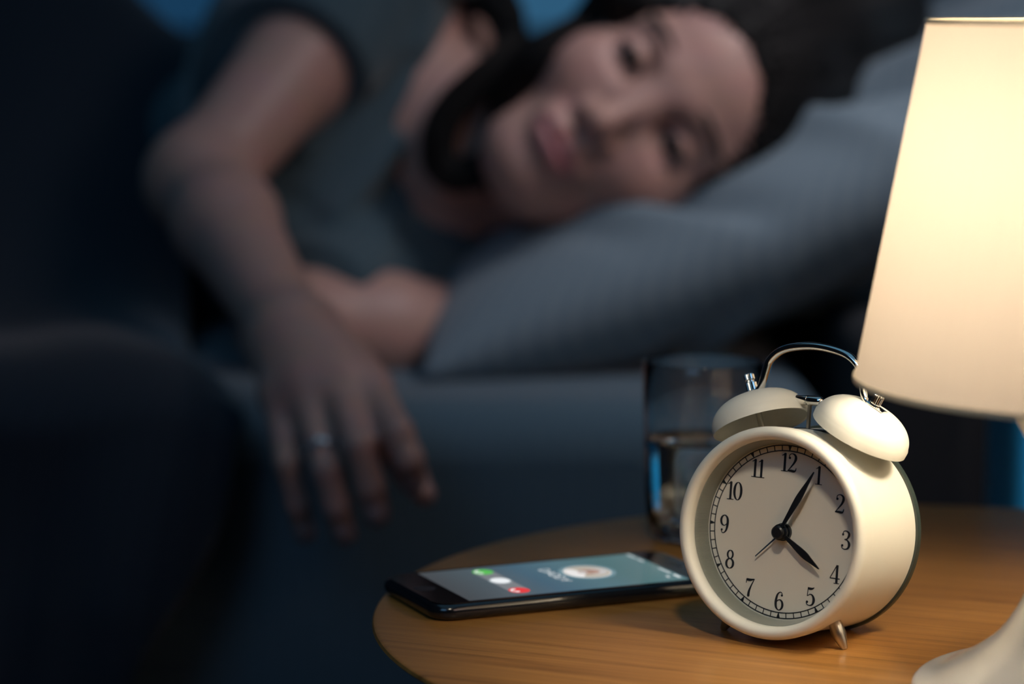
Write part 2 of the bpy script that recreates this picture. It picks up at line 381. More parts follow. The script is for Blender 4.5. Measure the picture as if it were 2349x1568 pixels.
# ------------------------------------------------------------------ pillows
def pillow(name, c, ax, ay, az, L, W, T, m, label, seed, dent=None, warp=None, n=150):
    r = np.random.default_rng(seed); ph = r.uniform(0, 6.28, 40); fr = r.uniform(-1, 1, (40, 2))
    u = np.linspace(-1, 1, n); w = np.linspace(-1, 1, int(n*.75)); U, Wv = np.meshgrid(u, w, indexing='ij')
    base = np.clip(1-np.abs(U)**4.5, 0, 1)**.5*np.clip(1-np.abs(Wv)**3.2, 0, 1)**.55
    pin = 1-.05*(1-np.abs(Wv)**2)*np.abs(U)**4; pin2 = 1-.05*(1-np.abs(U)**2)*np.abs(Wv)**4
    wr = sum(np.sin(7*(2*fr[i, 0]*U+2.4*fr[i, 1]*Wv)+ph[i])*(.6 if i < 12 else .3) for i in range(26))/10
    fold = sum(np.exp(-(((U-a)*math.cos(t)+(Wv-b)*math.sin(t))/.045)**2-((-(U-a)*math.sin(t)+(Wv-b)*math.cos(t))/l)**2)*s
               for a, b, t, l, s in ((-.55, -.75, .9, .25, 1), (-.35, -.8, .7, .3, -1.2), (-.05, -.75, .6, .35, 1.1), (.1, -.6, .75, .4, -1.2), (.3, -.7, .6, .3, 1), (.42, -.5, .8, .35, -1),
                                      (-.78, -.3, .4, .3, 1), (-.7, -.55, .5, .3, -1), (.6, -.6, .7, .3, .8), (-.15, -.35, .65, .3, -.8)))
    V = []; F = []
    for side in (1, -1):
        th = side*T*base*(1+.07*wr)+.015*fold*base**.5*(1 if side > 0 else .6)
        P = np.stack([U*L/2*pin, Wv*W/2*pin2, th], -1).reshape(-1, 3)
        Q = c+P[:, :1]*ax+P[:, 1:2]*ay+P[:, 2:]*az
        if warp: Q = warp(Q, P)
        if dent: Q = dent(Q)
        V.append(Q)
    m1, m2 = U.shape; N = m1*m2
    idx = np.arange(N).reshape(m1, m2)
    q = np.stack([idx[:-1, :-1], idx[1:, :-1], idx[1:, 1:], idx[:-1, 1:]], -1).reshape(-1, 4)
    F = np.concatenate([q, q[:, ::-1]+N])
    me = mesh_np(name, np.concatenate(V), F); o = obj(name, me, m)
    import bmesh
    bm = bmesh.new(); bm.from_mesh(me); bmesh.ops.remove_doubles(bm, verts=bm.verts, dist=.0004); bm.to_mesh(me); bm.free()
    me.polygons.foreach_set('use_smooth', [True]*len(me.polygons))
    return tag(o, label, 'pillow')
def unit(v): v = np.array(v, float); return v/np.linalg.norm(v)

EYE = at(1505, 235, 1.755)                         # between the eyes
Up = unit([.905, .02, .425]); Fw = unit([-.13, -.99, .16]); Fw = unit(Fw-Up*(Fw@Up)); Sd = np.cross(Up, Fw)  # Sd: her left, downwards
if Sd[2] > 0: Sd = -Sd
HM = np.stack([Sd, Fw, Up], 1)
HS = 1.06
def hd(x, y, z): return EYE+HM@(np.array([x, y, z])/1000.*HS)
HC = hd(0, -70, 5)
def dent(Q):
    # the cheek and the hair press the pillow down
    d = Q-HC; loc = d@HM
    e = np.sqrt((loc[:, 0]/.083)**2+(loc[:, 1]/.105)**2+(loc[:, 2]/.125)**2)
    push = np.clip(1.02-e, 0, None)
    Q = Q.copy(); mdn = (Q[:, 2] < HC[2]+.03)
    Q[mdn, 2] -= (push[mdn]*.055)
    return Q
pax = unit([.93, .04, .40]); pay = unit([0, 1, .06]); pay = unit(pay-pax*(pay@pax)); paz = unit([-.20, -.06, 1])
def warp1(Q, P):
    u = P[:, 0]/.33
    Q = Q.copy(); Q[:, 2] += .030*np.clip(-u-.35, 0, 1)**1.2+.03*np.clip(u*.88-.1, 0, 1)**1.5
    return Q
pillow('pillow', np.array([.222, 1.940, .135]), pax, pay, paz, .645, .50, .070, M['pillow'],
       'blue grey pillow under the resting head, sloping up towards the lamp', 3, dent, warp1)
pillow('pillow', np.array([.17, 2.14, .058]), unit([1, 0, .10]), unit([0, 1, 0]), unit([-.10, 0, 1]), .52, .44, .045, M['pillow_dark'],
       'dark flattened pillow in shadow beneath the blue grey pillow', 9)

# ------------------------------------------------------------------ person
def skin_mat():
    m, nt, b = new_mat('skin'); N = nt.nodes; L = nt.links
    a = N.new('ShaderNodeAttribute'); a.attribute_name = 'tint'
    n = N.new('ShaderNodeTexNoise'); n.inputs['Scale'].default_value = 40
    mx = N.new('ShaderNodeMix'); mx.data_type = 'RGBA'; mx.blend_type = 'MULTIPLY'; mx.inputs[0].default_value = .18
    L.new(a.outputs['Color'], mx.inputs[6]); L.new(n.outputs['Color'], mx.inputs[7]); L.new(mx.outputs[2], b.inputs['Base Color'])
    b.inputs['Roughness'].default_value = .48; b.inputs['Subsurface Weight'].default_value = .0
    return m
M['skin'] = skin_mat()
person = thing('person', 'person lying on one side in a grey blue shirt, arm hanging towards the phone', 'person', (-.1, 1.95, .013))
ELB = at(462, 415, 1.72); SHR = np.array([-.085, 1.895, .300]); WR = at(672, 775, 1.545)
EL2 = at(672, 748, 1.745); WR2 = at(1325, 778, 1.84); SHL = np.array([-.07, 1.87, .058])
NB = np.array([-.055, 1.885, .168])
fing = {  # knuckle, middle joint, last joint, tip : pixel + distance, then radii
 'little': ([(634, 905, 1.505), (660, 1062, 1.476), (683, 1155, 1.480), (699, 1222, 1.490)], (9.5, 7.8, 7.2, 6.3)),
 'ring':   ([(697, 885, 1.497), (748, 1075, 1.458), (772, 1160, 1.460), (788, 1222, 1.470)], (10.5, 8.6, 8.0, 7.3)),
 'middle': ([(775, 880, 1.495), (822, 1020, 1.450), (850, 1115, 1.452), (864, 1178, 1.460)], (11, 9.0, 8.4, 7.7)),
 'index':  ([(852, 890, 1.500), (912, 990, 1.450), (938, 1052, 1.447), (948, 1098, 1.460)], (11, 9.1, 8.5, 7.7)),
}
thumb = ([(800, 880, 1.545), (880, 1000, 1.515), (940, 1085, 1.490), (972, 1133, 1.485)], (14, 10.5, 8.8, 7))
def body(f):
    # torso, hips and legs, lying on the left side
    f.ell((-.120, 1.945, .165), (.118, .088, .150), .05)
    f.ell((-.25, 2.04, .110), (.12, .078, .092), .04)
    f.ell((-.44, 2.13, .150), (.13, .095, .140), .05)
    f.cone((-.45, 2.10, .185), (-.78, 1.96, .110), .082, .055, .05); f.cone((-.45, 2.10, .10), (-.80, 1.98, .080), .08, .058, .05)
    f.cone((-.78, 1.96, .110), (-1.00, 2.22, .09), .055, .037, .03); f.cone((-.80, 1.98, .080), (-1.0, 2.36, .055), .052, .037, .03)
    f.cone((-.99, 2.21, .09), (-1.035, 2.10, .07), .036, .022, .03); f.cone((-1.0, 2.36, .055), (-1.035, 2.27, .045), .034, .022, .03)
    # shoulders, neck and collar bones
    f.ell(SHR+[-.005, .0, -.01], (.052, .050, .055), .05); f.ell(SHL, (.046, .046, .050), .05)
    f.cone(SHR+[.0, -.01, -.035], NB+[-.005, -.028, .03], .022, .018, .03); f.cone(SHL+[.01, -.01, .02], NB+[-.005, -.03, -.035], .022, .018, .03)
    f.cone(NB+[-.03, .0, 0], hd(0, -72, -62), .062, .055, .04)
    f.cone(hd(18, -35, -62), NB+[.0, -.045, -.015], .012, .012, .02); f.cone(hd(-22, -40, -66), NB+[.0, -.045, .02], .012, .012, .02)
    f.ell((-.16, 1.862, .205), (.052, .045, .052), .05); f.ell((-.16, 1.858, .110), (.052, .045, .050), .05)
    # top arm hanging over the edge, lower arm under the pillow
    f.cone(SHR, ELB, .046, .031, .04); m = ELB+(WR-ELB)*.28
    f.cone(ELB, m, .030, .0325, .015); f.cone(m, WR, .0325, .0225, .015); f.ell(ELB+[-.004, .004, .0], (.031, .031, .031), .02)
    f.cone(SHL, EL2, .042, .034, .02); m2 = EL2+(WR2-EL2)*.3
    f.cone(EL2, m2, .037, .037, .01); f.cone(m2, WR2, .0385, .025, .015)
    h2 = at(1370, 790, 1.83); f.ell((WR2+h2)/2+[.01, 0, 0], (.045, .032, .017), .02)
    for i in range(4):
        a = h2+[.006*i-.006, -.012*i+.02, .0]; b = a+[.032, -.012, -.004]; f.cone(a, b, .0088, .0085, .006); f.cone(b, b+[.012, -.02, -.006], .0085, .0072, .004)
    # hanging hand
    for nm, (J, rr) in fing.items():
        P = [at(*j) for j in J]; r = [x/1000 for x in rr]
        f.cone(WR+(P[0]-WR)*.12, P[0], .0145, r[0], .020)
        for i in range(3): f.cone(P[i], P[i+1], r[i], r[i+1], .003 if i else .008)
        pass
    f.cone(WR, at(740, 860, 1.515), .021, .019, .025); f.cone(at(700, 840, 1.525), at(800, 880, 1.52), .017, .015, .02)
    P = [at(*j) for j in thumb[0]]; r = [x/1000 for x in thumb[1]]
    f.cone(WR+[.01, .005, -.01], P[0], .017, r[0], .02)
    for i in range(3): f.cone(P[i], P[i+1], r[i], r[i+1], .005)
    # head
    mm = lambda *a: tuple(x/1000*HS for x in a)
    f.ell(hd(0, -74, 26), mm(74, 92, 88), .02, HM)
    f.ell(hd(0, -32, 42), mm(63, 49, 50), .03, HM)
    f.ell(hd(0, -34, -26), mm(60, 50, 66), .03, HM)
    f.ell(hd(0, -8, -92), mm(23, 22, 19), .03, HM)
    for s in (-1, 1):
        f.cone(hd(s*50, -62, -45), hd(s*14, -12, -93), .014, .015, .03)
        f.ell(hd(s*38, -6, -32), mm(22, 17, 20), .025, HM)
        f.cone(hd(s*9, 13, 17), hd(s*44, 0, 19), .0065, .006, .016)
        f.ell(hd(s*31, 15, -1), mm(17, 12, 12), .012, HM, sub=True)
    f.cone(hd(0, 11, 6), hd(0, 27, -34), .0065, .0085, .014); f.ell(hd(0, 29, -39), mm(9.5, 9.5, 8.5), .008, HM)
    for s in (-1, 1):
        f.ell(hd(s*11.5, 18, -42), mm(7, 9, 7.2), .006, HM)
        f.ell(hd(s*6.0, 23, -49), mm(3.6, 5.5, 3.2), .003, HM, sub=True)
    f.ell(hd(0, 11, -66), mm(25, 13, 14), .014, HM)
    f.ell(hd(0, 18.5, -64), mm(21, 7, 5.2), .005, HM); f.ell(hd(0, 17.5, -74), mm(18, 8, 6.2), .005, HM)
    f.ell(hd(0, 26, -69), mm(25, 5.5, 1.5), .003, HM, sub=True)
    f.ell(hd(0, 24, -57), mm(3, 4, 6), .006, HM, sub=True)
    for s in (-1, 1):   # lids, half closed
        f.ell(hd(s*31, 1.0, -.5), mm(14.6, 14.2, 13.6), .005, HM)
        f.ell(hd(s*31, 14, -3.6), mm(12.5, 7, 3.9), .003, HM, sub=True)
        f.ell(hd(s*72, -82, -10), mm(6, 17, 28), .008, HM)
bo, V = blob('body', (-1.10, 1.40, -.10), (.36, 2.46, .37), .0023, body, M['skin'], None)
attach(bo, person)
# natural colouring of the skin: lips, cheeks, nose
me = bo.data; lv = (V-EYE)@HM*1000/HS
col = np.tile(np.array([.60, .35, .29]), (len(V), 1))
def blend(c, w):
    global col
    col = col*(1-w[:, None])+np.array(c)*w[:, None]
g = lambda c, r: np.exp(-(((lv-np.array(c))/np.array(r))**2).sum(1))
blend((.66, .33, .27), np.clip(.6*(g((38, 8, -34), (17, 20, 17))+g((-38, 8, -34), (17, 20, 17))+g((0, 32, -40), (9, 9, 8))), 0, 1))
lw = 1/(1+np.exp((np.sqrt((lv[:, 0]/21)**2+((lv[:, 2]+69)/9.5)**2)-1)*14))*(lv[:, 1] > 0)
blend((.46, .18, .19), lw)
ca = me.color_attributes.new('tint', 'FLOAT_COLOR', 'POINT')
if len(me.vertices) == len(V): ca.data.foreach_set('color', np.c_[col, np.ones(len(V))].astype(np.float32).ravel())

# eyes, brows, lashes
iris = pmat('iris', (.025, .014, .009), .08); sclera = pmat('sclera', (.62, .58, .56), .15)
for s in (-1, 1):
    c = hd(s*31, 1, 0); T = Matrix(np.vstack([np.c_[HM, c], [0, 0, 0, 1]]).tolist())
    e = attach(MB().ball((0, 0, 0), .0125, 16, M=None).build('eye', sclera), person)
    e.data.transform(T)
    gz = unit([s*-.02, 1, -.22]); q = Vector(gz).to_track_quat('Z', 'Y').to_matrix().to_4x4()
    pr = [(.0066*math.sin(t), .0128-.0*t+.0004*math.cos(t)) for t in (0.001, .4, .8, 1.2, 1.57)]
    ir = MB().lathe([(r, z) for r, z in pr]+[(.0064, .0110)], 24, q).build('iris', iris); ir.data.transform(T)
    attach(ir, person); ir.parent = e; ir.matrix_parent_inverse = e.matrix_parent_inverse.inverted() @ Matrix() if False else Matrix()
    br = MB()
    for i in range(46):
        t = i/45; x = s*(9+39*t); z = 19+6.5*math.sin(t*2.4)-3*t; h = (1-t)*3.0+1.6
        a = hd(x, 21.5-9.5*t**2-1.0, z-h*.5); b = hd(x+s*3.5, 23-10*t**2-1.0, z+h*.6)
        br.tube([a, (a+b)/2+HM[:, 1]*.001, b], [.0013, .0012, .0004], 5)
    attach(br.build('eyebrow', M['hair']), person)
    la = MB()
    for i in range(26):
        t = i/25; x = s*(31-12+24*t); a = hd(x, 13.5-5*(2*t-1)**2, .8-2*(2*t-1)**2); b = a+HM@np.array([s*.001*(2*t-1), .0055, -.0045])
        la.tube([a, (a+b)/2+HM[:, 1]*.0008, b], [.0007, .0006, .0002], 4)
    attach(la.build('eyelashes', M['hair']), person)

# finger nails and the ring
def frame(P, d, face):
    z = unit(d); y = unit(np.array(face)-z*(np.array(face)@z)); x = np.cross(y, z)
    return Matrix(np.vstack([np.c_[np.stack([x, y, z], 1), P], [0, 0, 0, 1]]).tolist())
for nm, (J, rr) in list(fing.items())+[('thumb', thumb)]:
    a, b = at(*J[2]), at(*J[3]); r = rr[3]/1000; fc = unit([.08, -1, .35])
    T = frame(a+(b-a)*.72, b-a, fc) @ Matrix.Translation((0, r*.70, 0)) @ Matrix.Diagonal((r*.74, r*.42, r*1.12, 1))
    attach(MB().ball((0, 0, 0), 1, 10).build('fingernail', M['nail']), person).data.transform(T)
a, b = at(*fing['ring'][0][0]), at(*fing['ring'][0][1]); rp = a+(b-a)*.79; rr0 = .0094
T = frame(rp, b-a, (0.1, -1, .2))
ring_me = MB().lathe([(rr0, -.0016), (rr0+.0012, -.0014), (rr0+.0015, 0), (rr0+.0012, .0014), (rr0, .0016)], 40, None, True)
ring = attach(ring_me.build('ring', pmat('silver', (.9, .92, .95), .28, .85)), person); ring.data.transform(T); ring['label'] = 'silver ring with small pale stone'
gem = MB().lathe([(.0001, -.001), (.0026, .0008), (.0017, .0020), (.0001, .0020)], 8, Matrix.Translation((0, rr0+.0016, 0)) @ Matrix.Rotation(-math.pi/2, 4, 'X')).build('gem', pmat('gem', (.95, .93, .9), .03, .6), None, False)
gem.data.transform(T); gem.parent = ring

# shirt
def shirt(f):
    d = unit(ELB-SHR); f.cone(SHR, SHR+(ELB-SHR)*.60, .056, .052, .03); f.plane_cut(SHR+(ELB-SHR)*.50, d, .004)
    f.cone(SHL, SHL+(EL2-SHL)*.86, .060, .050, .02); f.plane_cut(SHL+(EL2-SHL)*.80, unit(EL2-SHL), .004, lo=(-.5, 1.6, -.05), hi=(.1, 2.0, .125))
    f.ell((-.120, 1.945, .165), (.126, .100, .158), .05); f.ell((-.25, 2.04, .110), (.124, .088, .100), .04)
    f.ell((-.43, 2.13, .140), (.10, .10, .120), .04)
    f.ell(SHR+[-.005, .0, -.01], (.062, .060, .064), .05); f.ell(SHL+[0, 0, .004], (.058, .058, .058), .05)
    f.cone(SHR+[.0, -.01, -.035], NB+[-.03, -.02, .03], .036, .036, .03); f.cone(SHL+[.01, -.01, .02], NB+[-.03, -.02, -.035], .036, .036, .03)
    f.ell((-.16, 1.862, .205), (.064, .058, .064), .05); f.ell((-.16, 1.858, .110), (.064, .058, .062), .05)
    # folds of the cloth, running from the armpit and across the chest
    for (p, q, r) in ((at(700, 330, 1.80), at(1000, 60, 1.84), .010), (at(720, 430, 1.80), at(930, 200, 1.83), .008), (at(770, 480, 1.79), at(920, 330, 1.81), .009),
                      (at(640, 520, 1.80), at(900, 545, 1.80), .010), (at(800, 120, 1.82), at(980, -20, 1.85), .009)):
        f.cone(p, q, r, r*.6, .02)
    f.cone(at(690, 390, 1.785), at(950, 150, 1.815), .006, .004, .015, sub=True); f.cone(at(700, 470, 1.78), at(900, 280, 1.80), .006, .004, .015, sub=True)
    nn = unit([.86, -.28, -.10]); f.plane_cut(at(955, 430, 1.83), nn, .006, lo=(-.2, 1.6, .0), hi=(.2, 2.2, .26))
    n2 = unit([.93, -.35, .05]); f.plane_cut(at(1150, 60, 1.85), n2, .006)
    f.ell(SHL+[.0, -.005, .004], (.060, .058, .058), .02); f.cone(SHL, SHL+(EL2-SHL)*.66, .056, .047, .02)
so, _ = blob('tshirt', (-.56, 1.68, .0), (.05, 2.30, .40), .003, shirt, M['shirt'], None)
attach(so, person)

# hair
def hair(f):
    mm = lambda *a: tuple(x/1000*HS for x in a)
    f.ell(hd(0, -78, 30), mm(84, 106, 98), .01, HM)
    f.cone(hd(-58, -60, 30), hd(-66, -62, -55), .026, .018, .02)
    # the mass spread on the pillow behind and above the crown
    for a, b, r1, r2 in (((1700, 30, 1.84), (1990, 60, 1.90), .055, .045), ((1720, 170, 1.82), (1930, 170, 1.88), .050, .042),
                         ((1700, 280, 1.82), (1860, 215, 1.86), .034, .030), ((1960, 70, 1.90), (2060, 50, 1.95), .040, .020),
                         ((1650, 385, 1.80), (1760, 300, 1.82), .014, .018), ((1500, -40, 1.84), (1800, -40, 1.88), .045, .04),
                         ((1440, -25, 1.775), (1640, -60, 1.80), .016, .022)):
        f.cone(at(*a), at(*b), r1, r2, .03)
    # face opening
    f.ell(hd(2, 26, -12), mm(60, 66, 76), .010, HM, sub=True)
    f.ell(hd(0, 34, -70), mm(70, 90, 70), .010, HM, sub=True)
    f.ell(hd(36, 20, -20), mm(50, 60, 60), .010, HM, sub=True)
    # lock falling across the neck in a loop
    for pts, r in (([(1330, 60, 1.775), (1245, 110, 1.775), (1180, 190, 1.78), (1150, 290, 1.785), (1120, 370, 1.785), (1060, 400, 1.785), (1010, 370, 1.785), (1012, 300, 1.785), (1050, 230, 1.79), (1130, 160, 1.80), (1190, 100, 1.81)], .0105),
                   ([(1340, 50, 1.79), (1240, 150, 1.79), (1190, 230, 1.795), (1130, 360, 1.795)], .010),
                   ([(1150, 300, 1.795), (1150, 400, 1.80), (1120, 480, 1.81)], .010),
                   ([(1110, -10, 1.88), (1165, 30, 1.87), (1180, 90, 1.86)], .020)):
        P = catmull([at(*p) for p in pts], 4)
        for i in range(len(P)-1):
            pass
ho, hv = blob('hair', (-.12, 1.66, .05), (.36, 2.06, .42), .0028, hair, M['hair'], None)
# strand relief: ridges that run back from the hairline
me = ho.data; nv = len(me.vertices)
if nv == len(hv):
    l = (hv-EYE)@HM*1000; no = np.empty(nv*3, np.float32); me.vertices.foreach_get('normal', no); no = no.reshape(-1, 3)
    ph = np.arctan2(l[:, 0], l[:, 2]+20)
    dsp = .0007*np.sin(ph*55+.03*l[:, 1])+.0005*np.sin(ph*131+l[:, 1]*.05)+.0010*np.sin(ph*23-.02*l[:, 1])
    me.vertices.foreach_set('co', (hv+no*dsp[:, None]).astype(np.float32).ravel()); me.update()
attach(ho, person)
# combed strands over the crown, and the lock that falls across the neck
def bundle(name, pts, r, n, seed, taper=.4, th=.0006):
    g = np.random.default_rng(seed); mb = MB(); P = catmull([at(*p) for p in pts], 6); m = len(P)
    for k in range(n):
        a, q = g.uniform(0, 6.28), math.sqrt(g.uniform(0, 1)); w1, w2, p1 = g.uniform(-1, 1), g.uniform(-1, 1), g.uniform(0, 6)
        Q = []
        for i, p in enumerate(P):
            t = i/(m-1); rr_ = r*(1-taper*t)*q*(1+.25*math.sin(5*t+p1)); d = unit(P[min(i+1, m-1)]-P[max(i-1, 0)])
            u = unit(np.cross(d, [.1, 1, .2])); v = np.cross(d, u); aa = a+1.5*w1*t
            Q.append(p+u*rr_*math.cos(aa)+v*rr_*math.sin(aa)+np.array([w2, 0, w1])*.004*math.sin(3*t+p1))
        mb.tube(Q, [th*(1-.6*i/(m-1)) for i in range(m)], 4)
    return attach(mb.build(name, M['hair'], angle=None), person)
sm_ = MB(); g_ = np.random.default_rng(21)
for k in range(620):
    p_ = g_.uniform(0, 2*math.pi); t0 = g_.uniform(.35, .9); t1 = t0+g_.uniform(.9, 1.9); Q = []
    for i in range(12):
        t = t0+(t1-t0)*i/11; p2 = p_+.10*math.sin(3*t+k)
        l_ = np.array([0, -78, 30])+np.array([84, 106, 98])*1.010*np.array([math.sin(t)*math.sin(p2), math.cos(t), math.sin(t)*math.cos(p2)])
        if ((l_[0]-2)/61)**2+((l_[1]-26)/67)**2+((l_[2]+12)/77)**2 < 1 or (l_[1] > -60 and l_[2] < -20): 
            if len(Q) > 3: break
            Q = []; continue
        Q.append(hd(*l_))
    if len(Q) > 3: sm_.tube(Q, [.0011*(1-.5*i/len(Q)) for i in range(len(Q))], 4)
o_ = attach(sm_.build('hair_strands', M['hair'], angle=None), person); o_['kind'] = 'stuff'
bundle('hair_lock', [(1350, 78, 1.785), (1255, 128, 1.772), (1185, 190, 1.775), (1158, 290, 1.778), (1125, 372, 1.780), (1062, 398, 1.780), (1012, 368, 1.782), (1010, 300, 1.785), (1048, 232, 1.79), (1128, 160, 1.80), (1185, 95, 1.815)], .0105, 240, 5, .15, .0011)
bundle('hair_lock', [(1345, 92, 1.80), (1240, 160, 1.79), (1172, 250, 1.79), (1150, 350, 1.795), (1140, 440, 1.80)], .011, 160, 6, .3, .0011)
bundle('hair_lock', [(1095, -25, 1.88), (1150, 20, 1.87), (1175, 80, 1.86), (1175, 150, 1.83)], .013, 160, 7, .3, .0012)
bundle('hair_lock', [(1660, 60, 1.765), (1760, 110, 1.785), (1850, 130, 1.80), (1960, 100, 1.84)], .022, 160, 8, .2, .0011)
bundle('hair_lock', [(1670, 330, 1.765), (1760, 260, 1.785), (1880, 190, 1.82), (2010, 110, 1.86)], .020, 160, 9, .3, .0011)

# ------------------------------------------------------------------ duvet
def duvet():
    nx, ns = 190, 230
    X = np.linspace(-1.6, 0, nx); out = []
    S = np.linspace(0, 1, ns)
    def bump(x, y, cx, cy, rx, ry, h): return h*np.exp(-((x-cx)/rx)**2-((y-cy)/ry)**2)
    Vv = np.zeros((nx, ns, 3))
    for j, s_ in enumerate(S):
        if s_ < .62:
            t = s_/.62; y = 2.99+(1.545-2.99)*t; xe = -.245-.02*math.sin(9*t)+.085*max(0, t-.72)/.28; drop = 0
        else:
            t = (s_-.62)/.38; y = 1.545; xe = -.16-.13*t**.8+.01*math.sin(14*t); drop = t
        x = -1.5+(xe+1.5)*(np.arange(nx)/(nx-1))
        body_h = .305*np.exp(-((y-2.14)/.19)**2)*(1/(1+np.exp((x+.300)/.028)))*(.80+.2*np.exp(-((x+.45)/.16)**2))
        body_h += .165*np.exp(-((y-2.06-.3*(x+.25))/.13)**2)*np.exp(-((x+.22)/.12)**2)
        body_h += .15*np.exp(-((y-1.99)/.16)**2)*np.exp(-((x+.78)/.24)**2)
        rough = .010*np.sin(11*x+7*y)+.008*np.sin(23*x-15*y+1)+.006*np.sin(17*x+31*y)+.009*np.sin(41*(x+.45*y)+.6*np.sin(9*y))
        if drop == 0:
            z = .024+body_h+rough*.45; edge = np.clip((y-1.545)/.05, 0, 1); z = z-.018*(1-edge)**2
            yy = np.full(nx, y)
        else:
            z = .006+rough*.45*(1-drop)-.43*drop
            yy = 1.545-.020*np.sin(24*x+5*drop)*min(1, drop*4)-.014*np.sin(57*x+1+3*drop)*min(1, drop*3)-.03*drop
        e = np.clip((x-(xe-.03))/.03, 0, 1); z = z-.014*e**2 if drop == 0 else z
        Vv[:, j] = np.stack([x, yy, z], 1)
    idx = np.arange(nx*ns).reshape(nx, ns)
    F = np.stack([idx[:-1, :-1], idx[:-1, 1:], idx[1:, 1:], idx[1:, :-1]], -1).reshape(-1, 4)
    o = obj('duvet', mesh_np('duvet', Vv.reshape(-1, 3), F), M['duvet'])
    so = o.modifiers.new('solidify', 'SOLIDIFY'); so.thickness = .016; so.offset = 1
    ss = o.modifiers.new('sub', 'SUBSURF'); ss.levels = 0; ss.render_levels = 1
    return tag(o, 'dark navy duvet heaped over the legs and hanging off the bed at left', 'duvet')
duvet()

# ------------------------------------------------------------------ round bedside table
TC = np.array([.187, 1.085]); TR = .246
tab = thing('side_table', 'round oak veneer bedside table carrying the clock, phone, glass and lamp', 'table', (TC[0], TC[1], FZ))
prof = [(.0001, 0), (TR-.002, 0), (TR-.0006, -.0006), (TR, -.0018), (TR-.001, -.0028), (TR-.018, -.0120), (TR-.030, -.0180), (.0001, -.018)]
attach(MB().lathe(prof, 256, Matrix.Translation((TC[0], TC[1], 0))).build('tabletop', M['wood'], angle=30), tab)
for k in range(3):
    a = R_(90+120*k); c = Vector((TC[0]+.15*math.cos(a), TC[1]+.15*math.sin(a), -.016)); e = Vector((TC[0]+.21*math.cos(a), TC[1]+.21*math.sin(a), FZ))
    attach(MB().tube([e, c], [.010, .016], 20).build('leg', M['wood']), tab)
attach(MB().lathe([(.16, -.045), (.17, -.043), (.17, -.018), (.16, -.0175)], 48, Matrix.Translation((TC[0], TC[1], 0))).build('apron', M['wood']), tab)

# ------------------------------------------------------------------ alarm clock
yaw, tilt = R_(36), R_(6.5)
n3 = Vector((-math.sin(yaw)*math.cos(tilt), -math.cos(yaw)*math.cos(tilt), math.sin(tilt)))
r3 = Vector((math.cos(yaw), -math.sin(yaw), 0)); u3 = r3.cross(n3)*-1; u3 = n3.cross(r3)
CC = Vector(at(1772, 1224, 1.030))+Vector((0, 0, .0004))
clock = thing('alarm_clock', 'cream white twin bell alarm clock reading five past four', 'clock')
B0 = Vector((0, -.0445, -.020))
RM = Matrix((( r3.x, u3.x, n3.x, 0), (r3.y, u3.y, n3.y, 0), (r3.z, u3.z, n3.z, 0), (0, 0, 0, 1)))
clock.matrix_world = Matrix.Translation(CC+RM.to_3x3() @ B0) @ RM
def ck(mb, name, m, parent=None, angle=35, smooth=True, label=None):
    o = mb.build(name, m, None, smooth, angle); o.data.transform(Matrix.Translation(-B0)); o.parent = parent or clock
    if label: o['label'] = label
    return o
BD = -.0450
ck(MB().lathe([(.0395, -.0035), (.0412, -.004), (.0414, -.006), (.0414, BD+.001), (.0405, BD), (.0392, BD+.001), (.0392, -.004)], 128, None, True), 'body', M['cream'])
bez = []
for i in range(25):   # rounded bezel
    a = math.pi*1.12*i/24-.35
    bez.append((.0401+.0026*math.cos(a), .0008+.0032*math.sin(a)))
ck(MB().lathe([(.0405, -.0075), (.0424, -.0060)]+bez+[(.0374, -.0004), (.0374, -.0075)], 160, None, True), 'bezel', M['cream'], angle=50)
ck(MB().lathe([(.0400, BD+.0014), (.0424, BD+.0014), (.0426, BD+.0004), (.0426, BD-.0012), (.0418, BD-.0018), (.0400, BD-.0018)], 128, None, True), 'back_rim', M['black_rim'], label='dark rim round the back of the case')
ck(MB().lathe([(.0001, BD+.0006), (.0402, BD+.0006), (.0402, BD-.0010), (.0001, BD-.0014)], 96), 'back_plate', M['cream'])
ck(MB().lathe([(.0374, -.0012), (.0359, -.0096), (.0368, -.0100), (.0384, -.0020)], 960, None, True, mod=lambda i, j, r: r-(.00045 if j % 2 and i < 2 else 0)), 'inner_ring', M['ribbed'], smooth=False, label='finely ribbed silver ring inside the bezel')
dial = ck(MB().lathe([(.0001, -.0120), (.0366, -.0120), (.0366, -.0094), (.0001, -.0094)], 128), 'dial', M['dial'])
ck(MB().lathe([(.0001, -.0010), (.0378, -.0010), (.0378, -.0004), (.0001, -.0004)], 96), 'crystal', M['crystal'], label='clear round front glass')
DZ = -.0094
def ribbon(mb, pts, z0=DZ+.00002, th=.00016, smooth_n=6):
    P = catmull(pts, smooth_n) if len(pts) > 2 else np.array(pts, float)
    n = len(P); L = []; Rr = []
    for i in range(n):
        t = P[min(i+1, n-1), :2]-P[max(i-1, 0), :2]; t = t/(np.linalg.norm(t)+1e-9); nn = np.array([-t[1], t[0]])
        w = max(P[i, 2], .0)*.5; L.append(P[i, :2]+nn*w); Rr.append(P[i, :2]-nn*w)
    V = [(*p, z0+th) for p in L]+[(*p, z0+th) for p in Rr]+[(*p, z0) for p in L]+[(*p, z0) for p in Rr]
    F = []
    for i in range(n-1):
        F += [(i, n+i, n+i+1, i+1), (2*n+i, i, i+1, 2*n+i+1), (n+i, 3*n+i, 3*n+i+1, n+i+1)]
    F += [(0, 2*n, 3*n, n), (n-1, 2*n-1, 4*n-1, 3*n-1)]
    mb.add(V, F)
